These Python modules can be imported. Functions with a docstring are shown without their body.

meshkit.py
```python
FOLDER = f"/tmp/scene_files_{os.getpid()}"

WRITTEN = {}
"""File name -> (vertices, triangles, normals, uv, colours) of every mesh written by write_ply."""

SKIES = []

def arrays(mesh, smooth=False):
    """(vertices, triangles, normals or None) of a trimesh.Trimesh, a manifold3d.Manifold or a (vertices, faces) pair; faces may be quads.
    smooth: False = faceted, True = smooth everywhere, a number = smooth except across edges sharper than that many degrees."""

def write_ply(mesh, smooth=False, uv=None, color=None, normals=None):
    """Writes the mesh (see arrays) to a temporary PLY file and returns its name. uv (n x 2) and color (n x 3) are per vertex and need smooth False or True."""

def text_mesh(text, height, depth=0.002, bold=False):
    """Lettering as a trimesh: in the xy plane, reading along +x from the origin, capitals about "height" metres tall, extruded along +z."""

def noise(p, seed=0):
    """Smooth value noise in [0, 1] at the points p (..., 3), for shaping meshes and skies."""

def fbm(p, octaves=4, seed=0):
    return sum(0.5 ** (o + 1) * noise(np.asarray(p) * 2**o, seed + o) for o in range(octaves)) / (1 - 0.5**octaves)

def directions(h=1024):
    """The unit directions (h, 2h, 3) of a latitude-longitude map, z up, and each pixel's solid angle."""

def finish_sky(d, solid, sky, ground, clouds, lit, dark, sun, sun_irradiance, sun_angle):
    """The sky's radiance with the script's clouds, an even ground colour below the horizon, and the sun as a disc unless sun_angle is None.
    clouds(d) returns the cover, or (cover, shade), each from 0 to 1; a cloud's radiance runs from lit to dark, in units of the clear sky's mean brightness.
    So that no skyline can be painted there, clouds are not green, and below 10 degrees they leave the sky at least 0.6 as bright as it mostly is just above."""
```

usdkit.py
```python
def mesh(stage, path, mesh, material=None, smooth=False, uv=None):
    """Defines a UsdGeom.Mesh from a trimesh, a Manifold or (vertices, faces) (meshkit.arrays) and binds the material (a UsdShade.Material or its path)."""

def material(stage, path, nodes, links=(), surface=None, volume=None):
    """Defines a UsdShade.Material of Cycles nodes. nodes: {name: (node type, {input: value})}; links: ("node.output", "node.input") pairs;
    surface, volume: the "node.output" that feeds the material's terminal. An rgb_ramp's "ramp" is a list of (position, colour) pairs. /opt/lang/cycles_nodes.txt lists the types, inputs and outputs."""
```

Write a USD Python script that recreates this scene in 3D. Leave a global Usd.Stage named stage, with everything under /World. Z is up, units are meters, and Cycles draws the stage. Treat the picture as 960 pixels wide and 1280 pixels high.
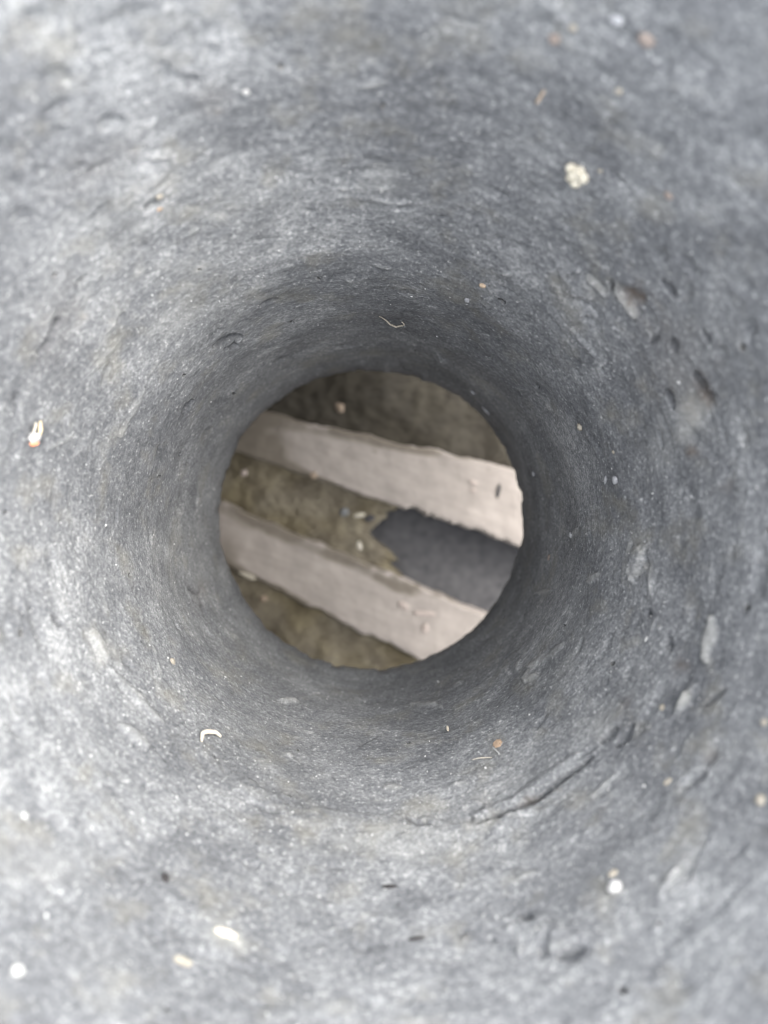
import math
import numpy as np
import trimesh
from scipy.interpolate import PchipInterpolator
from pxr import Usd, UsdGeom, UsdLux, UsdShade, Gf, Sdf, Vt
import usdkit
from meshkit import noise, fbm

stage = Usd.Stage.CreateInMemory()
UsdGeom.SetStageUpAxis(stage, 'Z')
UsdGeom.SetStageMetersPerUnit(stage, 1.0)
UsdGeom.Xform.Define(stage, '/World')
UsdGeom.Scope.Define(stage, '/World/Looks')

# ------------------------------------------------------------------ camera, sky, sun, exposure
BOARD_TOP = 0.014                     # top of the pale boards (ground is z = 0)
FLOOR_D = 0.245                       # camera to board tops
CZ = BOARD_TOP + FLOOR_D              # camera height
F = 1280.0                            # focal length in photograph pixels (960 wide)

cam = UsdGeom.Camera.Define(stage, '/World/camera')
cam.AddTranslateOp().Set(Gf.Vec3d(0, 0, CZ))      # looks straight down, picture up = +y
cam.CreateFocalLengthAttr(6.0)
cam.CreateHorizontalApertureAttr(6.0 * 960 / F)
cam.CreateVerticalApertureAttr(6.0 * 1280 / F)
cam.CreateClippingRangeAttr(Gf.Vec2f(0.005, 50.0))
cam.CreateFStopAttr(2.25)
cam.CreateFocusDistanceAttr(0.163)
cam.CreateExposureAttr(3.5)

SUN_EL, SUN_AZ = math.radians(52), math.radians(29)   # azimuth: picture right is 0, picture up is 90
sdir = np.array([math.cos(SUN_EL) * math.cos(SUN_AZ), math.cos(SUN_EL) * math.sin(SUN_AZ), math.sin(SUN_EL)])
sky = UsdLux.DomeLight.Define(stage, '/World/sky')
skym = usdkit.material(stage, '/World/Looks/sky_air', {
    'sky': ('sky_texture', {'sky_type': 'single_scattering', 'sun_disc': False, 'sun_elevation': SUN_EL,
                            'sun_rotation': math.atan2(sdir[0], sdir[1]), 'aerosol_density': 1.5}),
    'hs': ('hsv', {'saturation': 0.24}),
    'bg': ('background_shader', {'strength': 0.15})},
    [('sky.color', 'hs.color'), ('hs.color', 'bg.color')], surface='bg.background')
UsdShade.MaterialBindingAPI.Apply(sky.GetPrim()).Bind(skym)
sky.GetPrim().SetCustomDataByKey('kind', 'structure')
sun = UsdLux.DistantLight.Define(stage, '/World/sun')
sun.CreateIntensityAttr(0.165)
sun.CreateAngleAttr(70.0)
sun.CreateNormalizeAttr(True) if hasattr(sun, 'CreateNormalizeAttr') else None
sun.CreateColorAttr(Gf.Vec3f(1.0, 0.98, 0.95))
z = Gf.Vec3d(*map(float, sdir))
rot = Gf.Rotation(Gf.Vec3d(0, 0, 1), z)
sun.AddTransformOp().Set(Gf.Matrix4d(rot, Gf.Vec3d(0, 0, 2)))

# ------------------------------------------------------------------ helpers
used = {}
def numbered(name, parent='/World'):
    k = used.get((parent, name), 0)
    used[(parent, name)] = k + 1
    return f'{parent}/{name}' + (f'_{k:03d}' if k else '')

def tag(p, label=None, cat=None, group=None, kind=None):
    for k, v in (('label', label), ('category', cat), ('group', group), ('kind', kind)):
        if v:
            p.SetCustomDataByKey(k, v)

def obj(name, m, mat, parent='/World', smooth=True, **kw):
    path = numbered(name, parent)
    g = usdkit.mesh(stage, path, m, mat, smooth=smooth)
    tag(g.GetPrim(), **kw)
    return path

def thing(name, **kw):
    path = numbered(name)
    x = UsdGeom.Xform.Define(stage, path)
    tag(x.GetPrim(), **kw)
    return path

def material(name, nodes, links, surface='p.BSDF'):
    return usdkit.material(stage, '/World/Looks/' + name, nodes, links, surface=surface)

# the hole's axis, and its profile: radius of the wall at each distance below the camera
AX = np.array([-17 * 0.21 / F, -10 * 0.21 / F])
RHO = np.array([187, 225, 265, 310, 360, 430, 520, 640, 780, 920, 1120])
DEP = np.array([.210, .186, .167, .153, .143, .1325, .1215, .1095, .098, .089, .0795])
RAD = RHO * DEP / F
r_of_d = PchipInterpolator(DEP[::-1], RAD[::-1])
Z_RIM = CZ - 0.210
Z_MOUTH = CZ - DEP[-1]

def on_stone(px, py):
    """The wall point seen at a pixel of the photograph: point, normal (towards the axis and up), circumferential and up-slope directions."""
    a, b = (px - 480) / F, (640 - py) / F
    lo, hi = DEP[-1], DEP[0]
    for _ in range(50):
        d = (lo + hi) / 2
        if math.hypot(a * d - AX[0], b * d - AX[1]) > float(r_of_d(d)):
            hi = d
        else:
            lo = d
    d = (lo + hi) / 2
    P = np.array([a * d, b * d, CZ - d])
    e = np.array([P[0] - AX[0], P[1] - AX[1]])
    e /= np.linalg.norm(e)
    slope = -float(r_of_d(d, 1))                     # dr/dz
    S = np.array([e[0] * slope, e[1] * slope, 1.0]); S /= np.linalg.norm(S)
    T = np.array([-e[1], e[0], 0.0])
    N = np.cross(S, T)
    if N[0] * e[0] + N[1] * e[1] > 0:
        N = -N
    return P, N, T, S, d

def on_floor(px, py, D=FLOOR_D):
    return np.array([(px - 480) * D / F, (640 - py) * D / F, CZ - D])

# ------------------------------------------------------------------ materials
def stone_material():
    n = {
        'geo': ('geometry', {}),
        'off': ('vector_math', {'math_type': 'subtract', 'vector2': (float(AX[0]), float(AX[1]), 0.0)}),
        'sep': ('separate_xyz', {}),
        'flat': ('combine_xyz', {'z': 0.0}),
        'nrm': ('vector_math', {'math_type': 'normalize'}),
        'cyl': ('vector_math', {'math_type': 'scale', 'scale': 0.045 * 0.5}),
        'sc': ('separate_xyz', {}),
        'ani': ('combine_xyz', {}),
        'grain': ('noise_texture', {'dimensions': '3D', 'scale': 1900.0, 'detail': 4.0, 'roughness': 0.75}),
        'mott': ('noise_texture', {'dimensions': '3D', 'scale': 800.0, 'detail': 3.0, 'roughness': 0.6}),
        'streak': ('noise_texture', {'dimensions': '3D', 'scale': 2400.0, 'detail': 3.0, 'roughness': 0.65}),
        'streak2': ('noise_texture', {'dimensions': '3D', 'scale': 420.0, 'detail': 4.0, 'roughness': 0.6}),
        'blot': ('noise_texture', {'dimensions': '3D', 'scale': 90.0, 'detail': 5.0, 'roughness': 0.58, 'distortion': 0.6}),
        'big': ('noise_texture', {'dimensions': '3D', 'scale': 28.0, 'detail': 3.0, 'roughness': 0.5}),
        # fac = weighted sum
        'a1': ('math', {'math_type': 'multiply', 'value2': 0.46}),
        'a2': ('math', {'math_type': 'multiply_add', 'value2': 0.18}),
        'a3': ('math', {'math_type': 'multiply_add', 'value2': 0.16}),
        'a4': ('math', {'math_type': 'multiply_add', 'value2': 0.24}),
        'a5': ('math', {'math_type': 'multiply_add', 'value2': 0.16}),
        'a6': ('math', {'math_type': 'multiply_add', 'value2': 0.22}),
        'ramp': ('rgb_ramp', {'ramp': [(0.57, (.029, .0300, .0310)), (0.65, (.053, .0542, .0558)), (0.71, (.076, .0773, .0785)),
                                       (0.77, (.114, .115, .114)), (0.86, (.20, .20, .194))]}),
        # pale crystals
        'cry': ('noise_texture', {'dimensions': '3D', 'scale': 1900.0, 'detail': 1.0, 'roughness': 0.5}),
        'cr': ('map_range', {'from_min': 0.67, 'from_max': 0.78, 'to_min': 0.0, 'to_max': 0.40, 'clamp': True}),
        'mc': ('mix_color', {'b': (.34, .34, .32)}),
        # brownish and greenish tint clouds
        'tint': ('noise_texture', {'dimensions': '3D', 'scale': 130.0, 'detail': 4.0, 'roughness': 0.6}),
        'tr': ('map_range', {'from_min': 0.54, 'from_max': 0.74, 'to_min': 0.0, 'to_max': 0.40, 'clamp': True}),
        'mt': ('mix_color', {'b': (.115, .105, .078)}),
        # marks stored on the mesh: pale deposit, brown earth, shade painted into recesses
        'mark': ('attribute', {'attribute': 'mark'}),
        'ms': ('separate_color', {}),
        'mp': ('mix_color', {'b': (.26, .255, .23)}),
        'mb': ('mix_color', {'b': (.050, .036, .025)}),
        'md': ('mix_color', {'b': (.016, .0165, .018)}),
        'hsum': ('math', {'math_type': 'multiply_add', 'value2': 0.22}),
        'bump': ('bump', {'strength': 0.9, 'distance': 0.00030}),
        'rr': ('map_range', {'from_min': 0.3, 'from_max': 0.75, 'to_min': 0.75, 'to_max': 0.58, 'clamp': True}),
        'p': ('principled_bsdf', {'specular_ior_level': 0.28}),
    }
    l = [('geo.position', 'off.vector1'), ('off.vector', 'sep.vector'), ('sep.x', 'flat.x'), ('sep.y', 'flat.y'),
         ('flat.vector', 'nrm.vector1'), ('nrm.vector', 'cyl.vector1'), ('cyl.vector', 'sc.vector'), ('sc.x', 'ani.x'), ('sc.y', 'ani.y'),
         ('sep.z', 'ani.z'),
         ('geo.position', 'grain.vector'), ('geo.position', 'mott.vector'), ('geo.position', 'blot.vector'), ('geo.position', 'big.vector'),
         ('ani.vector', 'streak.vector'), ('ani.vector', 'streak2.vector'), ('geo.position', 'cry.vector'), ('geo.position', 'tint.vector'),
         ('grain.fac', 'a1.value1'), ('streak.fac', 'a2.value1'), ('a1.value', 'a2.value3'), ('mott.fac', 'a3.value1'), ('a2.value', 'a3.value3'),
         ('blot.fac', 'a4.value1'), ('a3.value', 'a4.value3'), ('streak2.fac', 'a5.value1'), ('a4.value', 'a5.value3'),
         ('big.fac', 'a6.value1'), ('a5.value', 'a6.value3'), ('a6.value', 'ramp.fac'), ('cry.fac', 'cr.value'), ('cr.result', 'mc.fac'), ('ramp.color', 'mc.a'),
         ('tint.fac', 'tr.value'), ('tr.result', 'mt.fac'), ('mc.result', 'mt.a'),
         ('mark.color', 'ms.color'), ('ms.r', 'mp.fac'), ('mt.result', 'mp.a'), ('ms.g', 'mb.fac'), ('mp.result', 'mb.a'),
         ('ms.b', 'md.fac'), ('mb.result', 'md.a'), ('md.result', 'p.base_color'),
         ('streak.fac', 'hsum.value1'), ('grain.fac', 'hsum.value3'), ('hsum.value', 'bump.height'), ('bump.normal', 'p.normal'),
         ('grain.fac', 'rr.value'), ('rr.result', 'p.roughness')]
    return material('dark_stone', n, l)

M_STONE = stone_material()

def plain(name, lo, hi, scale=2500.0, rough=0.7, bump=0.00015, spec=0.3, detail=3.0):
    n = {'geo': ('geometry', {}), 'n': ('noise_texture', {'dimensions': '3D', 'scale': scale, 'detail': detail, 'roughness': 0.6}),
         'r': ('rgb_ramp', {'ramp': [(0.3, lo), (0.7, hi)]}), 'b': ('bump', {'strength': 0.7, 'distance': bump}),
         'p': ('principled_bsdf', {'roughness': rough, 'specular_ior_level': spec})}
    return material(name, n, [('geo.position', 'n.vector'), ('n.fac', 'r.fac'), ('r.color', 'p.base_color'), ('n.fac', 'b.height'), ('b.normal', 'p.normal')])

def board_material():
    n = {'geo': ('geometry', {}),
         'rot': ('vector_rotate', {'rotate_type': 'z_axis', 'angle': 0.36}),
         'map': ('mapping', {'scale': (0.10, 1.0, 1.0)}),
         'grain': ('noise_texture', {'dimensions': '3D', 'scale': 900.0, 'detail': 4.0, 'roughness': 0.6}),
         'fine': ('noise_texture', {'dimensions': '3D', 'scale': 1800.0, 'detail': 3.0, 'roughness': 0.6}),
         'cloud': ('noise_texture', {'dimensions': '3D', 'scale': 130.0, 'detail': 4.0, 'roughness': 0.6}),
         'r': ('rgb_ramp', {'ramp': [(0.25, (.082, .070, .059)), (0.5, (.110, .094, .080)), (0.75, (.148, .128, .110))]}),
         's1': ('math', {'math_type': 'multiply', 'value2': 0.4}),
         's2': ('math', {'math_type': 'multiply_add', 'value2': 0.6}),
         'mark': ('attribute', {'attribute': 'mark'}), 'ms': ('separate_color', {}),
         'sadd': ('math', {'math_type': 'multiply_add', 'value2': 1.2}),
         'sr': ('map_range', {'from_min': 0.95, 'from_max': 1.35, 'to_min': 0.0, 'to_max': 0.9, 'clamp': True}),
         'stain': ('mix_color', {'b': (.046, .037, .026)}),  # earth marks, and the shade painted on the left
         'spot': ('noise_texture', {'dimensions': '3D', 'scale': 520.0, 'detail': 2.0}),
         'spr': ('map_range', {'from_min': 0.70, 'from_max': 0.77, 'to_min': 0.0, 'to_max': 0.55, 'clamp': True}),
         'spm': ('mix_color', {'b': (.07, .058, .045)}),
         'b': ('bump', {'strength': 0.5, 'distance': 0.0003}),
         'p': ('principled_bsdf', {'roughness': 0.75, 'specular_ior_level': 0.25})}
    l = [('geo.position', 'rot.vector'), ('rot.vector', 'map.vector'), ('map.vector', 'grain.vector'), ('geo.position', 'fine.vector'),
         ('geo.position', 'cloud.vector'), ('geo.position', 'spot.vector'),
         ('grain.fac', 's1.value1'), ('cloud.fac', 's2.value1'), ('s1.value', 's2.value3'), ('s2.value', 'r.fac'),
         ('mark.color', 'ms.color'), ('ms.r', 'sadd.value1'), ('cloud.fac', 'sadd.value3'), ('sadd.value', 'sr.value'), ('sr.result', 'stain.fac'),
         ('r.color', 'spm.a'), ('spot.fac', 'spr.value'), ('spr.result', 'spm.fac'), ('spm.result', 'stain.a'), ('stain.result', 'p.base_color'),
         ('fine.fac', 'b.height'), ('b.normal', 'p.normal')]
    return material('pale_board', n, l)

M_BOARD = board_material()

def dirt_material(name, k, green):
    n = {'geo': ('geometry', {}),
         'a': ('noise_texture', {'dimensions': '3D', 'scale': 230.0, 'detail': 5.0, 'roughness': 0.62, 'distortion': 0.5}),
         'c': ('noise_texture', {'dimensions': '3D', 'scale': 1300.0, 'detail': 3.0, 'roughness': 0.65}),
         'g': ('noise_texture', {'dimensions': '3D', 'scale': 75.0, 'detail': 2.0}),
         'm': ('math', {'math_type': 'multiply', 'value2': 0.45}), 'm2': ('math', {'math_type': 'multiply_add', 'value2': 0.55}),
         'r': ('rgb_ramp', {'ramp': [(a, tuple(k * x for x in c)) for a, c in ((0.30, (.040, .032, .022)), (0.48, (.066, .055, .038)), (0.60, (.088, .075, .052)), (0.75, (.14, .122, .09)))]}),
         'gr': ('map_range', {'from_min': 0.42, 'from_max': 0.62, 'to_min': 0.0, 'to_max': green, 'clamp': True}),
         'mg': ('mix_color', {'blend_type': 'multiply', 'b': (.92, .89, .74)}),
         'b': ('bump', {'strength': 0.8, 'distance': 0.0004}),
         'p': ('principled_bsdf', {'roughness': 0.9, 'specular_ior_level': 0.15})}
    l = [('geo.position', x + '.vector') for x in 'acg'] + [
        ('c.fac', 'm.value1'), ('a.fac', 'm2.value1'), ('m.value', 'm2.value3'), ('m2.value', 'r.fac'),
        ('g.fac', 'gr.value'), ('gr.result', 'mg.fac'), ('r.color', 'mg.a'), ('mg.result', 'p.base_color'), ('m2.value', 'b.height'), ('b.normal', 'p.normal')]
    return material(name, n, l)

M_DIRT = dirt_material('mossy_earth', 0.80, 0.9)
M_SHADED_SOIL = dirt_material('dark_shaded_soil', 0.22, 0.3)  # dark brown earth, its colour lowered further to paint in shade
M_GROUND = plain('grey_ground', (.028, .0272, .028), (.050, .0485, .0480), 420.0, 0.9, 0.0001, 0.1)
M_LICHEN = plain('cream_lichen', (0.198, 0.175, 0.125), (0.409, 0.383, 0.317), 1600.0, 0.85, 0.0003)
M_CREAM = plain('cream_grain', (0.124, 0.109, 0.086), (0.214, 0.195, 0.157), 1500.0, 0.7)
M_WHITE = plain('white_grain', (0.181, 0.178, 0.166), (0.285, 0.280, 0.266), 1500.0, 0.5)
M_STRAW = plain('straw', (0.264, 0.205, 0.119), (0.409, 0.337, 0.218), 1800.0, 0.6)
M_PALE_STRAW = plain('pale_straw', (0.247, 0.219, 0.171), (0.323, 0.294, 0.238), 1800.0, 0.6)
M_RUST = plain('rusty_husk', (.40, .13, .06), (.62, .27, .15), 1800.0, 0.6)
M_TAN = plain('tan_chip', (.19, .14, .095), (.33, .255, .18), 1800.0, 0.75)
M_BROWN = plain('brown_scale', (.16, .115, .075), (.27, .19, .13), 1800.0, 0.75)
M_BLACK = plain('dark_crumb', (.012, .011, .011), (.028, .026, .025), 1800.0, 0.85, 0.00015, 0.1)
M_GREY = plain('blue_grey_pebble', (.13, .13, .135), (.27, .27, .265), 1500.0, 0.6)
M_PEB = plain('slaty_pebble', (.040, .040, .040), (.085, .084, .080), 1500.0, 0.9, 0.0002, 0.08)
M_TANP = plain('dull_cream', (0.112, 0.099, 0.073), (0.198, 0.178, 0.139), 1500.0, 0.8)
M_EARTHY = plain('earthy_grain', (.075, .055, .038), (.135, .105, .078), 1500.0, 0.85, 0.0002, 0.1)
M_PINK = plain('pinkish_grain', (0.104, 0.083, 0.069), (0.157, 0.128, 0.109), 1500.0, 0.7)

# ------------------------------------------------------------------ the setting: ground
g = np.linspace(-1, 1, 121)
gx = np.sign(g) * np.abs(g) ** 2.5 * 2.0
X, Y = np.meshgrid(gx, gx, indexing='ij')
Zg = (fbm(np.stack([X * 180, Y * 180, 0 * X], -1), 3, 5) - 0.5) * 0.0012 - 0.0004
idx = np.arange(121 * 121).reshape(121, 121)
quads = np.stack([idx[:-1, :-1], idx[1:, :-1], idx[1:, 1:], idx[:-1, 1:]], -1).reshape(-1, 4)
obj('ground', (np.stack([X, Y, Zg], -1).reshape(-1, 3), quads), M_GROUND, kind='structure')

# ------------------------------------------------------------------ stone block with its funnel-shaped hole
NT, NS = 1560, 450
th = np.arange(NT) / NT * 2 * math.pi
rho = np.exp(np.linspace(math.log(187), math.log(1120), NS))
d_row = PchipInterpolator(RHO, DEP)(rho)
r_row = rho * d_row / F
sl = np.gradient(r_row, -d_row)                        # dr/dz
nl = np.sqrt(1 + sl ** 2)
n_r, n_z = -1 / nl, sl / nl                            # normal: towards the axis, and up
C, Sn = np.cos(th)[None, :], np.sin(th)[None, :]
PX = AX[0] + r_row[:, None] * C
PY = AX[1] + r_row[:, None] * Sn
PZ = np.repeat((CZ - d_row)[:, None], NT, 1)
dd = CZ - PZ
U = 480 + F * PX / dd                                  # where each wall point lies in the photograph, for copying its scars
V = 640 - F * PY / dd
pos = np.stack([PX, PY, PZ], -1)
cyl = np.stack([0.045 * C + 0 * PZ, 0.045 * Sn + 0 * PZ, PZ], -1)

H = (fbm(pos * 60, 3, 11) - 0.5) * 0.0016
H += (fbm(pos * 320, 3, 21) - 0.5) * 0.00036 * np.clip((rho - 190) / 200, 0.25, 1)[:, None]
H += (fbm(cyl * np.array([150, 150, 800]), 3, 31) - 0.5) * 0.00022
H += (fbm(pos * 1300, 2, 41) - 0.5) * 0.00014 * np.clip((rho - 150) / 300, 0.2, 1)[:, None]
# pitted coarse zone towards the mouth
rough = np.clip((fbm(pos * 45, 2, 51) - 0.42) * 5, 0, 1) * np.clip((rho - 330) / 160, 0, 1)[:, None]
pit = np.clip((noise(pos * 420, 61) - 0.66) * 5, 0, 1)
H -= pit * rough * 0.0005
MK = np.zeros((NS, NT, 3))

def ell(cx, cy, a, b, ang, sharp=1.0):    # an oval with a broken outline
    t = math.radians(ang)
    c, s = math.cos(t), math.sin(t)
    x, y = (U - cx) * c + (V - cy) * s, -(U - cx) * s + (V - cy) * c
    q = (x / a) ** 2 + (y / b) ** 2
    return np.exp(-np.maximum(q * (1 + 2.2 * WOB) + .8 * WOB * (q > .05), 0) ** sharp)

WOB = (fbm(pos * 520, 4, 71) - 0.5) * 1.3

def line(pts, w):
    best = np.full(U.shape, 1e9)
    tt = np.zeros(U.shape)
    n = len(pts) - 1
    for k in range(n):
        (x0, y0), (x1, y1) = pts[k], pts[k + 1]
        L = (x1 - x0) ** 2 + (y1 - y0) ** 2
        t = np.clip(((U - x0) * (x1 - x0) + (V - y0) * (y1 - y0)) / L, 0, 1)
        q = np.hypot(U - x0 - t * (x1 - x0), V - y0 - t * (y1 - y0))
        m = q < best
        best = np.where(m, q, best)
        tt = np.where(m, (k + t) / n, tt)
    best = np.abs(best + WOB * w * 1.6)
    return np.exp(-(best / (w * (0.45 + 0.55 * np.sin(np.pi * np.clip(tt, 0.03, 0.97))))) ** 3.2)

mm = 0.001
# long arc-shaped crack low on the right, with its earth filling
ck = line([(596, 1030), (632, 1015), (664, 1000), (700, 972), (722, 958), (738, 944)], 3.4)
H -= ck * 1.6 * mm
MK[..., 2] += ck * 0.8  # shade painted into the crack
MK[..., 1] += ell(668, 996, 24, 3, -27) * .7
H += line([(590, 1020), (640, 1000), (690, 965), (726, 940)], 6) * 0.35 * mm
c2 = line([(505, 1022), (520, 1031), (545, 1034)], 2.6); H -= c2 * 0.5 * mm; MK[..., 2] += c2 * .5
# the step where the smooth lower wall ends and the coarse flare begins, below the hole
st = line([(300, 985), (360, 1018), (430, 1032), (510, 1040), (590, 1036), (660, 1010)], 15); H += st * 0.55 * mm
MK[..., 0] += st * 0.22 * (WOB > -0.03)
MK[..., 0] += ell(490, 1058, 90, 16, 2) * 0.25
# scars on the upper right
f1 = ell(722, 358, 27, 13, 32, 3); H += f1 * 0.45 * mm
H -= line([(705, 372), (728, 372), (748, 392)], 3.0) * 0.5 * mm
H -= line([(710, 345), (735, 345), (757, 362)], 3.0) * 0.4 * mm
r1 = line([(733, 345), (745, 355), (758, 370)], 3.2); H += r1 * 0.4 * mm; MK[..., 0] += r1 * .3
f2 = ell(787, 366, 13, 8, 25, 1); H -= f2 * .9 * mm; MK[..., 1] += f2 * .8
f3 = line([(764, 350), (766, 362), (771, 372)], 3.6); H -= f3 * .9 * mm; MK[..., 2] += f3 * .6
r2 = line([(768, 360), (776, 372), (788, 386), (796, 396)], 4.0); H += r2 * .7 * mm; MK[..., 0] += r2 * .5
for pts, w, h in [([(829, 353), (836, 362), (845, 371)], 4, 1.1), ([(842, 425), (845, 437)], 4, 1.0), ([(832, 489), (837, 498), (841, 511)], 3.6, 1.2),
                  ([(869, 470), (878, 482), (886, 496)], 5.5, 1.3), ([(881, 415), (888, 428)], 4, .9), ([(812, 430), (822, 422)], 3, .5),
                  ([(929, 535), (931, 552)], 5, .4), ([(716, 410), (732, 430), (745, 450)], 3, -.3), ([(812, 762), (813, 773)], 4, 1.2),
                  ([(834, 796), (836, 812)], 4, .8), ([(653, 1141), (663, 1145)], 7, .7), ([(676, 1187), (684, 1192)], 9, .5),
                  ([(698, 1194), (716, 1189), (728, 1184)], 8, .85), ([(270, 432), (284, 428), (300, 421)], 5, .9), ([(282, 438), (298, 432)], 3, .6),
                  ([(326, 385), (346, 377)], 3, .5), ([(240, 735), (252, 742), (257, 768)], 3, .8), ([(228, 515), (238, 500)], 3.6, .9),
                  ([(66, 772), (74, 782)], 4, .8), ([(152, 822), (164, 836)], 4, .6), ([(185, 262), (205, 250)], 4, .7), ([(60, 175), (80, 160)], 9, .4),
                  ([(48, 440), (60, 425), (72, 402)], 6, .8), ([(18, 490), (20, 510)], 6, .8), ([(40, 25), (75, 12)], 12, .35), ([(100, 65), (130, 50)], 11, .35),
                  ([(520, 440), (545, 452)], 2.5, .4), ([(930, 400), (940, 425)], 8, .4), ([(772, 930), (790, 905)], 5, .7), ([(752, 925), (768, 912)], 5, .8),
                  ([(855, 985), (880, 965)], 6, .5), ([(880, 880), (905, 862)], 4, .6), ([(820, 540), (826, 560)], 3, .4), ([(735, 395), (752, 410)], 3, .4)]:
    k = line(pts, w)
    H -= k * h * mm
    if h > 0.45:
        MK[..., 2] += k * 0.5  # deeper scars get their shade painted in
MK[..., 1] += ell(881, 489, 8, 14, -15) * .8 + ell(866, 565, 9, 6, 0) * .6 + ell(612, 1000, 16, 4, -25) * 0
# blister on the right, pale scratch beside it
bl = ell(794, 702, 9, 21, 3, 3); H += bl * .7 * mm; MK[..., 0] += (bl - ell(794, 700, 6, 15, 3, 3)) * .5
H -= line([(806, 690), (806, 706), (798, 720)], 3) * .5 * mm
sc = line([(786, 678), (780, 705), (778, 735)], 3.0); H += sc * .25 * mm; MK[..., 0] += sc * .4
# lumps at the bottom right, ridges at the left
H += ell(678, 1160, 36, 15, 5, 1.0) * .6 * mm
H += ell(705, 1176, 28, 8, -10, 1.0) * .4 * mm
for pts, w, h, pale in [([(112, 790), (120, 805), (134, 834)], 6, .8, .35), ([(134, 834), (160, 862), (186, 888), (204, 905)], 4, .5, .18),
                        ([(480, 402), (492, 409), (506, 411)], 2, .3, .1), ([(150, 905), (170, 920), (185, 934)], 5, .5, .2),
                        ([(110, 470), (140, 438), (160, 415)], 3, .2, .2), ([(150, 545), (165, 515), (180, 480)], 3, .35, .25), ([(60, 560), (90, 545)], 4, .3, .2),
                        ([(882, 822), (886, 795), (890, 775)], 8, .6, .65), ([(840, 895), (858, 870)], 5, .4, .4), ([(655, 850), (672, 845)], 5, .4, .45),
                        ([(660, 835), (690, 820), (705, 806)], 4, .3, .25), ([(480, 985), (500, 984)], 4, .3, .35), ([(515, 882), (552, 884)], 4, .3, .3),
                        ([(715, 672), (722, 660)], 4, .3, .4), ([(738, 728), (748, 718)], 4, .3, .35), ([(670, 742), (690, 738)], 3, .3, .4), ([(592, 1000), (610, 1010)], 3, .3, .2)]:
    k = line(pts, w)
    H += k * h * mm
    MK[..., 0] += k * pale
# pale mineral bloom in patches
bloom = np.clip((fbm(pos * 150, 4, 81) - 0.5) * 4, 0, 1)
for cx, cy, a, b, ang, s in [(840, 545, 40, 22, -35, .6), (880, 460, 60, 110, 10, .28), (250, 380, 70, 60, -30, .3), (200, 240, 90, 50, -25, .25), (330, 940, 90, 50, 25, .25), (700, 790, 60, 50, -40, .22), (230, 720, 40, 60, 10, .25), (470, 225, 45, 18, 0, .3), (60, 1080, 60, 40, 20, .12), (285, 1168, 22, 12, 20, .7), (245, 1070, 12, 6, 10, .6),
                             (620, 990, 60, 15, -20, .2), (725, 230, 0.1, 0.1, 0, 0), (750, 900, 40, 18, -40, .35), (700, 850, 30, 14, -30, .35), (130, 1195, 60, 25, 25, .3),
                             (320, 280, 60, 40, -30, .2), (100, 330, 70, 40, -40, .2), (900, 940, 40, 25, -30, .3)]:
    MK[..., 0] += ell(cx, cy, max(a, 1), max(b, 1), ang) * s * (0.35 + bloom)
# brown earthy bloom
for cx, cy, a, b, ang, s in [(905, 610, 10, 8, 0, .5), (868, 563, 9, 7, 0, .4), (125, 210, 50, 20, -30, .3), (260, 120, 26, 20, 0, .35), (20, 1060, 40, 30, 0, .05), (65, 415, 30, 50, 20, .25),
                             (840, 450, 40, 70, 0, .25), (885, 945, 9, 9, 0, .6), (785, 880, 6, 10, 20, .5), (850, 830, 8, 8, 0, .4), (330, 545, 14, 30, 20, .2), (250, 745, 10, 20, 10, .3)]:
    MK[..., 1] += ell(cx, cy, a, b, ang) * s * (0.4 + bloom)
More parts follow.
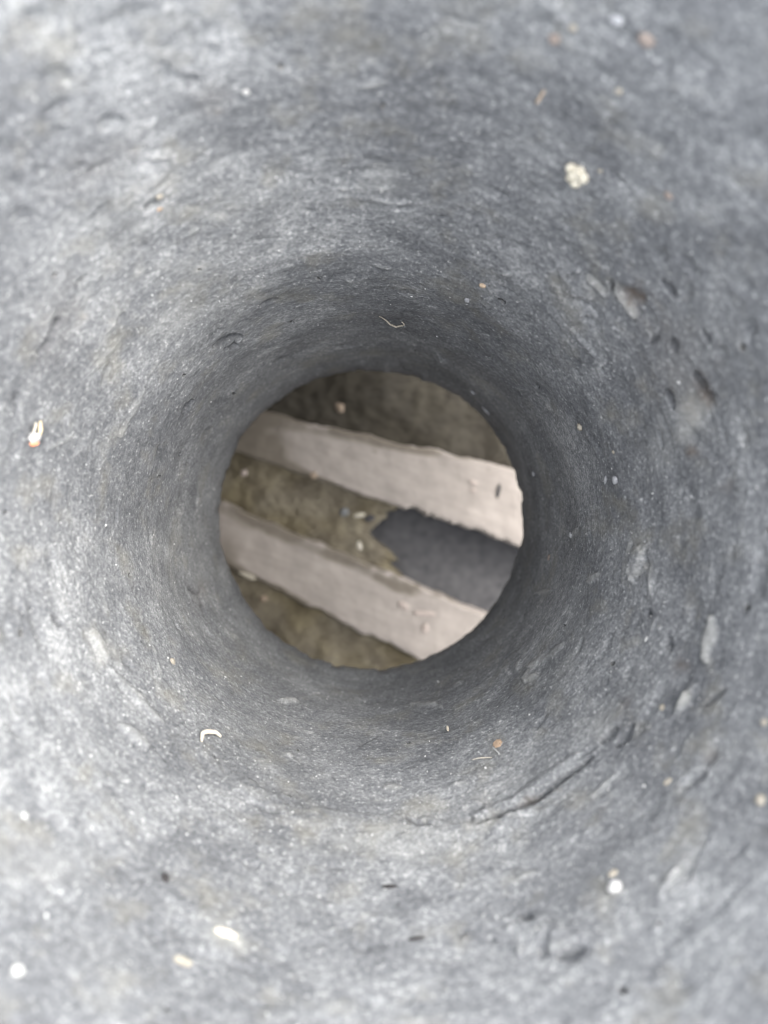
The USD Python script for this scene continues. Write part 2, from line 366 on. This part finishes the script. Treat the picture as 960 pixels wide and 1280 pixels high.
# random short circumferential scratches and pits
rng = np.random.default_rng(7)
for _ in range(150):
    a0 = rng.uniform(0, 2 * math.pi); q = math.exp(rng.uniform(math.log(215), math.log(800)))
    cx, cy = 463 + q * math.cos(a0), 650 + q * math.sin(a0)
    if not (-20 < cx < 980 and -20 < cy < 1300):
        continue
    L = rng.uniform(4, 17) * q / 400; w = rng.uniform(1.1, 3.0) * max(1, q / 420)
    k = ell(cx, cy, L, w, math.degrees(a0) + 90 + rng.normal(0, 14))
    h = rng.choice([-1, -1, 1]) * rng.uniform(.2, .55)
    H += k * h * mm
    if h > 0:
        MK[..., 0] += k * rng.uniform(.1, .5)
    else:
        MK[..., 2] += k * rng.uniform(0, .4)
# chipped, rounded lip round the far opening
lip = np.clip(1 - (rho - 187) / 9, 0, 1)[:, None]
H += lip * (fbm(np.stack([C * 22, Sn * 22, 0 * C], -1), 4, 91) - .5) * .0005 - lip ** 2 * .0002
chip = np.clip((noise(np.stack([C * 13, Sn * 13, 0 * C + 4], -1), 92) - .62) * 4, 0, 1)
H -= lip * chip * .00035
MK[..., 2] += lip * (.25 + .5 * chip)
MK = np.clip(MK, 0, 1)
MK[..., 0] *= np.clip(1.05 - rho / 1000, .28, .6)[:, None]
NRM = np.stack([n_r[:, None] * C, n_r[:, None] * Sn, np.repeat(n_z[:, None], NT, 1)], -1)
WALL = pos + NRM * H[..., None]
# the rest of the block: mouth lip, top, sides, underside
rb = 0.083 + 0.048 * (0.5 - 0.5 * np.cos(th + 0.15)) ** 0.8 + (fbm(np.stack([np.cos(th) * 3, np.sin(th) * 3, 0 * th], -1), 3, 3) - .5) * 0.006
cosr = -np.cos(th + 0.15)
added_foot = np.clip((cosr + 0.30) * 3, 0, 1)  # unseen feet, added to keep sky light out except on the right
added_foot = added_foot * added_foot * (3 - 2 * added_foot)
rows = []
def ring(rr, zz, rough=0.0012, seed=0):
    x, y = AX[0] + rr * np.cos(th), AX[1] + rr * np.sin(th)
    zz = zz + 0 * th
    n = fbm(np.stack([x * 150, y * 150, zz * 150], -1), 3, seed) - .5
    rows.append(np.stack([x + n * rough * np.cos(th), y + n * rough * np.sin(th), zz + n * rough], -1))
rm = r_row[-1]
ring(rm + 0.002, Z_MOUTH + 0.003)
ring(rm + 0.005, Z_MOUTH + 0.0045)
for t in (.3, .6, .9):
    ring(rm + .005 + (rb - rm - .005) * t, Z_MOUTH + 0.0045, .003)
ring(rb, Z_MOUTH + 0.001, .002)
off = np.clip((np.abs(rb * np.sin(th)) - .03) / .03, 0, 1)   # these added, unseen feet stand on the ground beside the boards
taper = .040 * (1 - added_foot)          # the open side is undercut, shaped to light the right ends of the boards
zb = Z_RIM * (1 - added_foot) + ((BOARD_TOP - 0.001) * (1 - off) + .0004 * off) * added_foot
for t in np.linspace(.06, .94, 9):
    ring(rb + .003 - taper * t, (Z_MOUTH - .002) * (1 - t) + zb * t, .004)
rb = rb - taper - .001
ring(rb, zb, .001)
for t in (.15, .4):
    ring(rb * (1 - t) + .040 * t, zb, .001)
ring(rb * .42 + .040 * .58, zb * .6 + Z_RIM * .4, .001)
ring(0.038 + 0 * th, Z_RIM - .0005, .0012)
ring(r_row[0] + .0022, Z_RIM - .0012, .0012)
ALL = np.concatenate([WALL, np.array(rows)], 0)
MK = np.concatenate([MK, np.zeros((len(rows), NT, 3))], 0)
NR = ALL.shape[0]
idx = np.arange(NR * NT).reshape(NR, NT)
nxt = np.roll(idx, -1, 1)
i1 = np.roll(idx, -1, 0); n1 = np.roll(nxt, -1, 0)
quads = np.stack([idx, i1, n1, nxt], -1).reshape(-1, 4)
path = obj('stone_block', (ALL.reshape(-1, 3), quads), M_STONE, label='dark grey stone block with a rough funnel-shaped hole through it', cat='stone')
pv = UsdGeom.PrimvarsAPI(stage.GetPrimAtPath(path)).CreatePrimvar('mark', Sdf.ValueTypeNames.Color3fArray, 'vertex')
pv.Set(Vt.Vec3fArray.FromNumpy(MK.reshape(-1, 3).astype(np.float32)))

# ------------------------------------------------------------------ boards and the earth packed between them
def edge(px, p0, s):
    return p0[1] + s * (px - p0[0])
L1 = lambda u: edge(u, (345, 517), .232)
L2 = lambda u: edge(u, (335, 578), .338)
L3 = lambda u: edge(u, (278, 627), .425)
L4 = lambda u: edge(u, (300, 716), .490)
LS = [lambda u: L1(u) - 105 - .05 * (u - 345), L1, L2, L3, L4, lambda u: L4(u) + 120 + .06 * (u - 300)]

def board(upper, lower, seed, ragged, stain, **kw):  # stain: earth marks plus broad painted shade
    u = np.concatenate([np.linspace(-150, 240, 60)[:-1], np.linspace(240, 680, 440), np.linspace(680, 1200, 60)[1:]])
    pu, pl = on_edge(u, upper), on_edge(u, lower)
    n = len(u)
    def wob(k, amp, f):
        w = fbm(np.stack([u * f, 0 * u + k, 0 * u], -1), 4, seed + k) - .5
        return w * amp
    pu[:, 1] += wob(1, .0016, .035)
    lo = wob(2, .0018, .04)
    if ragged:       # broken lower edge over the dark opening
        k = np.clip((u - 506) / 16, 0, 1)
        step = np.round(np.clip((noise(np.stack([u * .045, 0 * u, 0 * u + 2.2], -1), 4) - .3) * 4, 0, 3)) * .0004 + np.maximum(wob(3, .0040, .035), 0)
        lo = lo + k * step
    pl[:, 1] += lo
    prof = [(0, -1), (0, -.0012), (.012, -.0004), (.035, 0)] + [(t, 0) for t in np.linspace(.07, .93, 22)] + [(.965, 0), (.988, -.0004), (1, -.0012), (1, -1)]
    V3 = []
    for t, dz in prof:
        p = pu * (1 - t) + pl * t
        zz = np.full(n, BOARD_TOP) + dz if dz > -.5 else np.full(n, .0005)
        if dz > -.5:
            zz = zz + (fbm(np.stack([p[:, 0] * 300, p[:, 1] * 500, 0 * u], -1), 3, seed) - .5) * .0004
        V3.append(np.stack([p[:, 0], p[:, 1], zz], -1))
    V3 = np.array(V3)
    m = len(prof)
    ii = np.arange(m * n).reshape(m, n)
    q = [np.stack([ii[:-1, :-1], ii[1:, :-1], ii[1:, 1:], ii[:-1, 1:]], -1).reshape(-1, 4),
         np.stack([ii[-1, :-1], ii[0, :-1], ii[0, 1:], ii[-1, 1:]], -1)]
    caps = []
    for col in (0, n - 1):
        for k in range(m // 2):
            a, b, c, d = ii[k, col], ii[k + 1, col], ii[m - 2 - k, col], ii[m - 1 - k, col]
            caps.append([a, b, c, d] if col else [d, c, b, a])
    q.append(np.array(caps))
    pth = obj('wooden_board', (V3.reshape(-1, 3), np.concatenate(q)), M_BOARD, smooth=50, **kw)
    # earth stain at the left end, with a broad painted shade over it
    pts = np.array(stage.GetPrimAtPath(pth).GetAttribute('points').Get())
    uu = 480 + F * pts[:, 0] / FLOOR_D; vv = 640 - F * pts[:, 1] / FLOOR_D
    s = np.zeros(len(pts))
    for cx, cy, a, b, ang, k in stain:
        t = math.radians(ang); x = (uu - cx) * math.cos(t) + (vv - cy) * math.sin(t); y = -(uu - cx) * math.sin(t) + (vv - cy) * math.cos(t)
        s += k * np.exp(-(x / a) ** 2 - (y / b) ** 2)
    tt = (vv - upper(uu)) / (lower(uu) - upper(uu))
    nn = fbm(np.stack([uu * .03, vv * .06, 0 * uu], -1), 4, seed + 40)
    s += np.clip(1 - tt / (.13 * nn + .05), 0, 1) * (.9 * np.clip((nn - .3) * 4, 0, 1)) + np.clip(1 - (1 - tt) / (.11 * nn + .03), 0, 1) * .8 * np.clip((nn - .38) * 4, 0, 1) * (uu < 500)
    s *= np.clip(1.35 - np.clip(uu - 480, 0, 300) / 160, .25, 1)          # marks thin out towards the right ends
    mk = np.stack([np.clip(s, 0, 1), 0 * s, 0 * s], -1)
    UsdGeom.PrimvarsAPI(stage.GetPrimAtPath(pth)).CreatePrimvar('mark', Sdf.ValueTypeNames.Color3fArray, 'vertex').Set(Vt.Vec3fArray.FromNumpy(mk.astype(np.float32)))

def on_edge(u, fn):
    return np.stack([(u - 480) * FLOOR_D / F, (640 - fn(u)) * FLOOR_D / F], -1)

board(L1, L2, 3, True, [(290, 565, 58, 80, 0, .85), (325, 578, 30, 22, 20, .6), (300, 560, 190, 120, 0, .34), (420, 545, 150, 6, 13, .3), (345, 585, 40, 9, 17, .7), (500, 560, 60, 5, 13, .35), (360, 522, 20, 4, 13, .4)],  # the widest oval paints the left-hand shade, the others are earth
      label='upper pale beige board, earth-stained and painted with shade at its left end, broken lower edge', cat='board')
board(L3, L4, 9, False, [(400, 690, 170, 7, 23, .5), (280, 670, 190, 120, 0, .30), (495, 735, 30, 8, 23, .45), (280, 700, 16, 30, 0, .4), (360, 742, 60, 6, 26, .4)],  # again one wide oval of painted shade among the earth marks
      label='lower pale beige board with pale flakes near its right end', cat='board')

def dirt(upper, lower, u0, uend, seed, top, mat, **kw):
    """Earth packed between two boards; uend(v) is where it ends on the right at each fraction v across."""
    nu, nv = 300, 70
    v = np.linspace(0, 1, nv)
    ue = uend(v)
    ue = ue + (fbm(np.stack([v * 12, 0 * v, 0 * v + seed], -1), 4, seed) - .5) * 26 * (ue < 700)
    t = np.concatenate([np.linspace(0, 1, nu) ** .7, [1.0]])
    uu = u0 + t[:, None] * (ue[None, :] - u0)
    vu, vl = upper(uu), lower(uu)
    ov = 6
    vv = (vu - ov) * (1 - v) + (vl + ov) * v
    x, y = (uu - 480) * FLOOR_D / F, (640 - vv) * FLOOR_D / F
    p = np.stack([x, y, 0 * x], -1)
    zt = BOARD_TOP + top + (fbm(p * 140, 4, seed) - .5) * .0026 + (fbm(p * 600, 3, seed + 7) - .5) * .0007
    tip = np.clip((uu - (ue[None, :] - 26)) / 26, 0, 1)
    zt = zt - tip ** 2 * .0025 * (ue[None, :] < 700)
    zt = np.maximum(zt, .002)
    zt[-1] = 0.0003
    top_v = np.stack([x, y, zt], -1)
    bot = top_v.copy(); bot[..., 2] = -.0012
    n0, n1 = top_v.shape[:2]
    ii = np.arange(n0 * n1).reshape(n0, n1); jj = ii + n0 * n1
    f = lambda a: np.stack([a[:-1, :-1], a[1:, :-1], a[1:, 1:], a[:-1, 1:]], -1).reshape(-1, 4)
    q = [f(ii)[:, ::-1], f(jj)]
    for a, b in ((ii[:, 0], jj[:, 0]), (jj[:, -1], ii[:, -1]), (jj[0], ii[0]), (ii[-1], jj[-1])):
        q.append(np.stack([a[:-1], a[1:], b[1:], b[:-1]], -1))
    obj('packed_earth', (np.concatenate([top_v.reshape(-1, 3), bot.reshape(-1, 3)]), np.concatenate(q)), mat, smooth=60, **kw)

dirt(LS[0], L1, -150, lambda v: 1100 + 0 * v, 5, -.0060, M_SHADED_SOIL, label='dark brown earth packed above the upper pale board', cat='earth')
dirt(L2, L3, -150, lambda v: np.interp(v, [0, .08, .3, .5, .6, .7, .9, 1], [503, 494, 474, 463, 470, 486, 497, 502]), 15, -.0020, M_DIRT,
     label='olive brown earth between the two pale boards with a ragged right end', cat='earth')
dirt(L4, LS[5], -150, lambda v: 1100 + 0 * v, 25, -.0026, M_DIRT, label='olive earth packed below the lower pale board', cat='earth')

# ------------------------------------------------------------------ crumbs, seeds and grit lying on the stone
def lump_mesh(sx, sy, sz, seed, sub=3, amp=.35, freq=2.2):
    m = trimesh.creation.icosphere(sub, 1.0)
    v = m.vertices
    k = 1 + (fbm(v * freq + 7.3 * seed, 3, seed) - .5) * 2 * amp
    m.vertices = v * k[:, None] * np.array([sx, sy, sz])
    return m

def place_matrix(px, py, ang, lift):
    P, N, T, S, d = on_stone(px, py)
    t = math.radians(ang)
    r, up = np.array([1, 0, 0.]), np.array([0, 1, 0.])
    A = r * math.cos(t) - up * math.sin(t)          # picture direction at "ang" degrees, clockwise from the right
    A = A - N * A.dot(N); A /= np.linalg.norm(A)
    B = np.cross(N, A)
    Mx = np.eye(4); Mx[:3, 0], Mx[:3, 1], Mx[:3, 2] = A, B, N
    Mx[:3, 3] = P + N * lift
    return Mx, d

def surf_height(px, py):
    k = np.argmin((U - px) ** 2 + (V - py) ** 2)
    return float(H.ravel()[k])

def crumb(name, px, py, w, h, ang, mat, label, cat, seed, flat=.6, amp=.5, freq=3.0, group=None):
    M, d = place_matrix(px, py, ang, surf_height(px, py))
    k = d / F / 2
    m = lump_mesh(w * k, h * k, max(min(w, h) * flat, 2) * k, seed, 2 if max(w, h) < 12 else 3, amp, freq)
    m.apply_translation([0, 0, min(w, h) * flat * k * .55])
    m.apply_transform(M)
    return obj(name, m, mat, label=label, cat=cat, group=group)

def tube(pts, radii, sides=8):
    pts = np.asarray(pts, float); rad = np.broadcast_to(radii, len(pts))
    tg = np.gradient(pts, axis=0); tg /= np.linalg.norm(tg, axis=1, keepdims=True)
    up = np.array([.13, .31, .94]); V3 = []
    for p, t, r in zip(pts, tg, rad):
        a = np.cross(t, up); a /= np.linalg.norm(a); b = np.cross(t, a)
        ph = np.arange(sides) / sides * 2 * math.pi
        V3.append(p + r * (np.cos(ph)[:, None] * a + np.sin(ph)[:, None] * b))
    V3 = np.array(V3); n = len(pts); ii = np.arange(n * sides).reshape(n, sides); nx = np.roll(ii, -1, 1)
    q = np.stack([ii[:-1], ii[1:], nx[1:], nx[:-1]], -1).reshape(-1, 4)
    v = np.concatenate([V3.reshape(-1, 3), pts[:1], pts[-1:]]); a, b = n * sides, n * sides + 1
    tri = [[q_[0], q_[1], q_[2]] for q_ in q] + [[q_[0], q_[2], q_[3]] for q_ in q]
    tri += [[a, ii[0, k], ii[0, (k + 1) % sides]] for k in range(sides)] + [[b, ii[-1, (k + 1) % sides], ii[-1, k]] for k in range(sides)]
    return trimesh.Trimesh(v, np.array(tri), process=False)

def stem(name, pix, w, mat, label, cat, lifts=None, taper=True, parent='/World', path=False):
    """A thin stalk along picture points, lying on the stone (lifts in millimetres raise it)."""
    pix = np.array(pix, float)
    t = np.linspace(0, 1, len(pix)); tt = np.linspace(0, 1, 24)
    pc = np.stack([PchipInterpolator(t, pix[:, k])(tt) for k in (0, 1)], -1)
    lf = np.interp(tt, t, lifts if lifts is not None else np.zeros(len(pix))) * mm
    out, rad = [], []
    for (u, v), l in zip(pc, lf):
        P, N, T, S, d = on_stone(u, v)
        r = w / 2 * d / F
        out.append(P + N * (surf_height(u, v) + r * .8 + l)); rad.append(r)
    rad = np.array(rad)
    if taper:
        rad = rad * (0.45 + .55 * np.sin(np.pi * np.clip(tt * .9 + .05, 0, 1)))
    return obj(name, tube(out, rad), mat, parent=parent, label=label, **({'cat': cat} if cat else {}))

# the cream knobbly crumb: lobes fused into one mesh
def knobbly():
    import manifold3d as m3
    M, d = place_matrix(721, 219, 0, surf_height(721, 219))
    k = d / F
    parts = None
    for (x, y, r, zq) in [(-8, 8, 8, 3), (3, 9, 8, 4), (10, 3, 7, 5), (-2, 2, 8, 5), (-6, -5, 7, 4), (1, -9, 8, 4), (7, -5, 6, 3), (12, -1, 5, 3), (-10, 3, 5, 2)]:
        s = m3.Manifold.sphere(r * k * .9, 40).translate([x * k, y * k, zq * k])
        parts = s if parts is None else parts + s
    mm_ = parts.refine_to_length(1.1 * k).to_mesh()
    m = trimesh.Trimesh(mm_.vert_properties[:, :3], mm_.tri_verts)
    trimesh.smoothing.filter_taubin(m, iterations=6)
    v = m.vertices
    m.vertices = v + m.vertex_normals * ((fbm(v / k * .35, 3, 4) - .5) * 3.2 * k)[:, None]
    m.apply_transform(M)
    obj('lichen_crumb', m, M_LICHEN, label='large knobbly cream crumb on the dark upper right wall', cat='lichen')
knobbly()

# two-pronged seed on the left wall
sd = thing('seed_husk', label='white and rusty seed husk with two straw prongs on the left wall', cat='seed')
M, d = place_matrix(39, 546, 10, surf_height(39, 546)); k = d / F
m = lump_mesh(9 * k, 6.5 * k, 6 * k, 8, 3, .22); m.apply_translation([0, 0, 4 * k]); m.apply_transform(M)
obj('husk', m, M_WHITE, sd)
M2, _ = place_matrix(40, 553, 5, surf_height(40, 553))
m = lump_mesh(7 * k, 3.6 * k, 4.5 * k, 9, 2, .2); m.apply_translation([0, 0, 3 * k]); m.apply_transform(M2)
obj('husk_tip', m, M_RUST, sd, label='rusty orange tip')
stem('prong', [(43, 544), (45, 535), (47, 525)], 5.0, M_STRAW, None, None, [.5, .6, .4], parent=sd)
stem('prong', [(36, 541), (39, 533), (41, 527)], 3.2, M_PALE_STRAW, None, None, [.5, .6, .4], parent=sd)

stem('straw_bit', [(251, 928), (251, 920), (257, 918.5), (266, 919), (275, 922)], 6.0, M_PALE_STRAW, 'cream hooked bit of straw on the lower left wall', 'straw', [0, .3, .5, .5, .1])
stem('straw_bit', [(670, 129), (675, 122), (681, 112)], 3.6, M_TAN, 'blurred tan bit of straw high on the right wall', 'straw')
stem('straw_bit', [(560, 910), (561, 914), (562, 918)], 4.0, M_PALE_STRAW, 'tiny upright pale straw end below the hole', 'straw', [0, .3, .3])
stem('pale_fibre', [(616, 934), (621, 939), (625, 943)], 1.6, M_WHITE, 'short white fibre beside a tan scale, lower right wall', 'fibre', [.3, .5, .4])
stem('pale_fibre', [(590, 949), (602, 947), (614, 946)], 1.2, M_PALE_STRAW, 'faint thin fibre left of the tan scale, lower right wall', 'fibre', [.2, .3, .2])
stem('curved_fibre', [(474, 397), (486, 404), (496, 408), (505, 406), (502, 403)], 2.0, M_PALE_STRAW, 'curled pale fibre just above the hole', 'fibre', [.1, .3, .3, .3, .2])
crumb('brown_scale', 621, 928, 16, 11, 60, M_BROWN, 'thin tan scale flake with a white fibre, lower right wall', 'flake', 3, .25)
crumb('crumb', 603, 357, 9, 7, -20, M_TAN, 'small orange-tan crumb above the hole', 'crumb', 5, .6, .4)
crumb('crumb', 584, 375, 7, 11, 10, M_GREY, 'small grey crumb beside the orange-tan crumb above the hole', 'crumb', 6, .5)
crumb('crumb', 725, 534, 9, 10, 40, M_CREAM, 'cream crumb on the right wall beside the upper board end', 'crumb', 7, .6)
crumb('crumb', 767, 565, 5, 4, 0, M_CREAM, 'tiny cream crumb on the right wall, right of a larger cream one', 'crumb', 17, .6)
crumb('crumb', 668, 592, 6, 9, 0, M_GREY, 'pale grey crumb on the wall at the right end of the upper board', 'crumb', 27, .5)
crumb('crumb', 215, 827, 9, 10, 10, M_CREAM, 'small cream crumb on the left wall above the hooked straw', 'crumb', 8, .5)
crumb('crumb', 770, 1111, 19, 17, -10, M_WHITE, 'blurred white crumb low on the right, largest of two together', 'crumb', 9, .6, .25)
crumb('crumb', 767, 1093, 13, 9, -10, M_CREAM, 'blurred cream crumb just above the larger white one, lower right', 'crumb', 10, .5, .25)
crumb('crumb', 307, 114, 9, 8, 0, M_WHITE, 'bright white grain high on the left wall', 'crumb', 11, .7, .2)
crumb('crumb', 22, 1213, 16, 15, 0, M_WHITE, 'bright blurred white grain in the bottom left corner', 'crumb', 12, .7, .2)
crumb('crumb', 30, 1020, 9, 9, 0, M_WHITE, 'small blurred white grain at the left edge, lower part', 'crumb', 13, .6, .2)
crumb('crumb', 808, 50, 22, 18, 20, M_PINK, 'blurred tan grain high on the upper right, largest of the tan ones', 'crumb', 14, .4, .25)
crumb('crumb', 694, 47, 15, 16, 0, M_PINK, 'blurred pinkish tan grain near the top edge', 'crumb', 15, .3, .25)
crumb('crumb', 717, 33, 10, 11, 0, M_CREAM, 'small blurred cream grain near the top edge, above the pinkish one', 'crumb', 16, .3, .25)
crumb('crumb', 771, 25, 18, 13, 0, M_GREY, 'pale bluish grain at the top edge, left of the tan grain', 'crumb', 18, .4, .25)
crumb('crumb', 775, 112, 9, 9, 0, M_CREAM, 'small cream grain above the large knobbly crumb', 'crumb', 19, .6, .25)
crumb('crumb', 750, 214, 6, 5, 0, M_CREAM, 'tiny cream grain right of the large knobbly crumb', 'crumb', 20, .6, .3)
crumb('crumb', 837, 243, 12, 10, 30, M_PINK, 'faint pinkish grain lower right of the large knobbly crumb', 'crumb', 21, .3, .3)
crumb('crumb', 951, 1000, 13, 15, 0, M_CREAM, 'blurred cream grain at the right edge, lower part', 'crumb', 22, .5, .25)
crumb('crumb', 954, 902, 10, 9, 0, M_CREAM, 'yellowish grain at the right edge', 'crumb', 23, .6, .25)
crumb('crumb', 832, 975, 12, 8, -15, M_CREAM, 'cream grain on the lower right wall, left of the reddish stain', 'crumb', 24, .4, .3)
crumb('crumb', 827, 884, 8, 9, 0, M_CREAM, 'cream grain among ridges on the right wall', 'crumb', 25, .4, .3)
crumb('crumb', 808, 799, 8, 4, -30, M_WHITE, 'tiny bright white sliver on the right wall', 'crumb', 26, .5, .3)
crumb('crumb', 849, 478, 5, 5, 0, M_WHITE, 'tiny sparkling white grain right of the hole, upper part', 'crumb', 28, .6, .3)
crumb('crumb', 770, 600, 10, 12, 20, M_GREY, 'pale grey grain on the right wall, level with the board ends', 'crumb', 29, .4, .4)
crumb('crumb', 757, 600, 5, 12, 0, M_GREY, 'narrow pale grey grain right beside another on the right wall', 'crumb', 30, .4, .4)
crumb('crumb', 688, 697, 8, 7, 30, M_PINK, 'small pinkish crumb on the wall right of the dark opening', 'crumb', 31, .4, .4)
crumb('crumb', 715, 669, 7, 10, -10, M_GREY, 'pale grain on the wall right of the pinkish crumb', 'crumb', 32, .4, .4)
crumb('crumb', 207, 1097, 10, 15, -20, M_BLACK, 'dark oval crumb on the pale lower left wall', 'crumb', 33, .5, .2)
crumb('dark_sliver', 487, 1107, 20, 6, 6, M_BLACK, 'dark thin sliver below the hole, upper of two', 'sliver', 34, .5, .2)
crumb('dark_sliver', 521, 1172, 22, 6, -8, M_BLACK, 'blurred dark sliver near the bottom edge, lower of two', 'sliver', 35, .5, .2)
crumb('crumb', 813, 768, 5, 13, 12, M_BLACK, 'thin black crumb on the right wall', 'crumb', 36, .5, .2)
crumb('lichen_fleck', 230, 1200, 24, 12, 20, M_CREAM, 'blurred cream smear of lichen near the bottom left', 'lichen', 37, .18, .4)
crumb('lichen_fleck', 283, 1166, 30, 13, 22, M_LICHEN, 'pale lichen fleck on the lower left wall, above a cream smear', 'lichen', 38, .18, .4)
crumb('crumb', 200, 247, 9, 8, 0, M_CREAM, 'small cream grain on the upper left wall', 'crumb', 39, .4, .3)
crumb('crumb', 200, 262, 7, 5, 0, M_BROWN, 'small brown grain just under the cream one, upper left wall', 'crumb', 40, .4, .3)
crumb('crumb', 590, 492, 7, 5, 20, M_GREY, 'tiny pale grain at the upper right of the hole', 'crumb', 41, .5, .3)
crumb('crumb', 606, 514, 14, 5, 15, M_GREY, 'pale sliver at the upper right edge of the hole', 'crumb', 42, .4, .3)

# fine mineral grit all over the wall: far too many to count
rng = np.random.default_rng(19)
base = trimesh.creation.icosphere(0, 1.0)
gv, gf, off = [], [], 0
while len(gv) < 1100:
    j, i = rng.integers(6, NS - 4), rng.integers(0, NT)
    u, v = U[j, i], V[j, i]
    if not (-10 < u < 970 and -10 < v < 1290) or rng.random() > 0.25 + 0.75 * (rho[j] > 330):
        continue
    s = 10 ** rng.normal(-3.95, .13)
    R = trimesh.transformations.random_rotation_matrix(rng.random(3))[:3, :3]
    q = (base.vertices * (rng.uniform(.6, 1.3, (12, 1)) * np.array([1, .8, .5]))) @ R.T * s
    gv.append(q + WALL[j, i] + NRM[j, i] * s * .3); gf.append(base.faces + off); off += 12
M_GRIT = plain('pale_grit', (0.143, 0.143, 0.138), (0.342, 0.338, 0.318), 700.0, 0.35, 0.0001, 0.6)
obj('mineral_grit', (np.concatenate(gv), np.concatenate(gf)), M_GRIT, smooth=False, label='fine pale mineral grit sparkling over the stone wall', cat='grit', kind='stuff')

# ------------------------------------------------------------------ bits on the boards and the earth
def floor_crumb(name, px, py, w, h, ang, mat, label, cat, seed, z=BOARD_TOP, flat=.4, amp=.6, group=None):
    D = CZ - z; k = D / F / 2
    m = lump_mesh(w * k, h * k, max(min(w, h) * flat, 1.5) * k, seed, 2, amp)
    m.apply_transform(trimesh.transformations.rotation_matrix(-math.radians(ang), [0, 0, 1]))
    m.apply_translation(on_floor(px, py, D) + np.array([0, 0, .0001 + min(w, h) * flat * k * .4]))
    obj(name, m, mat, label=label, cat=cat, group=group)

floor_crumb('dark_splinter', 623, 614, 5, 19, 12, M_BLACK, 'dark upright splinter on the bright right end of the upper board', 'splinter', 51, flat=.35, amp=.2)
floor_crumb('pale_flake', 592, 603, 11, 5, 25, M_PINK, 'pale flake on the upper board, left of the dark splinter', 'flake', 52, flat=.15)
floor_crumb('pale_flake', 592, 613, 6, 4, 0, M_PINK, 'small pale flake just under another on the upper board', 'flake', 53, flat=.15)
floor_crumb('pale_flake', 505, 757, 15, 8, 35, M_PINK, 'pale flake on the lower board, leftmost of its flakes', 'flake', 54, flat=.12)
floor_crumb('pale_flake', 531, 767, 28, 6, 3, M_PINK, 'long pale flake on the lower board', 'flake', 55, flat=.12)
floor_crumb('pale_flake', 532, 785, 8, 11, 10, M_PINK, 'rounded pale flake on the lower board, below the long one', 'flake', 56, flat=.12)
floor_crumb('pale_flake', 310, 720, 19, 5, 22, M_TANP, 'cream flake at the left edge of the lower board', 'flake', 57, flat=.2)
floor_crumb('pebble', 430, 640, 12, 10, 0, M_PEB, 'bluish grey pebble in the middle strip of earth', 'pebble', 58, z=BOARD_TOP - .0010, flat=.6)
floor_crumb('pebble', 449, 644, 13, 5, -10, M_TANP, 'cream pebble beside a bluish pebble in the middle earth', 'pebble', 59, z=BOARD_TOP - .0010, flat=.5)
floor_crumb('pebble', 462, 648, 13, 8, -15, M_BLACK, 'black pebble beside a cream pebble in the middle earth', 'pebble', 60, z=BOARD_TOP - .0012, flat=.4)
floor_crumb('pebble', 449, 682, 6, 11, -12, M_CREAM, 'white chip in the middle earth, near its ragged end', 'pebble', 61, z=BOARD_TOP - .0012, flat=.5)
floor_crumb('pebble', 305, 591, 8, 8, 0, M_PINK, 'pinkish grain at the left end of the middle earth', 'pebble', 62, z=BOARD_TOP - .0010, flat=.5)
floor_crumb('pebble', 425, 510, 9, 12, -20, M_EARTHY, 'tan grain in the dark earth above the upper board', 'pebble', 63, z=BOARD_TOP - .0026, flat=.5)
floor_crumb('pebble', 330, 748, 10, 8, 0, M_EARTHY, 'tan grain at the left of the lower earth', 'pebble', 64, z=BOARD_TOP - .0016, flat=.5)
floor_crumb('pebble', 392, 594, 9, 8, 0, M_EARTHY, 'brown crumb at the lower edge of the upper board', 'pebble', 65, flat=.4)
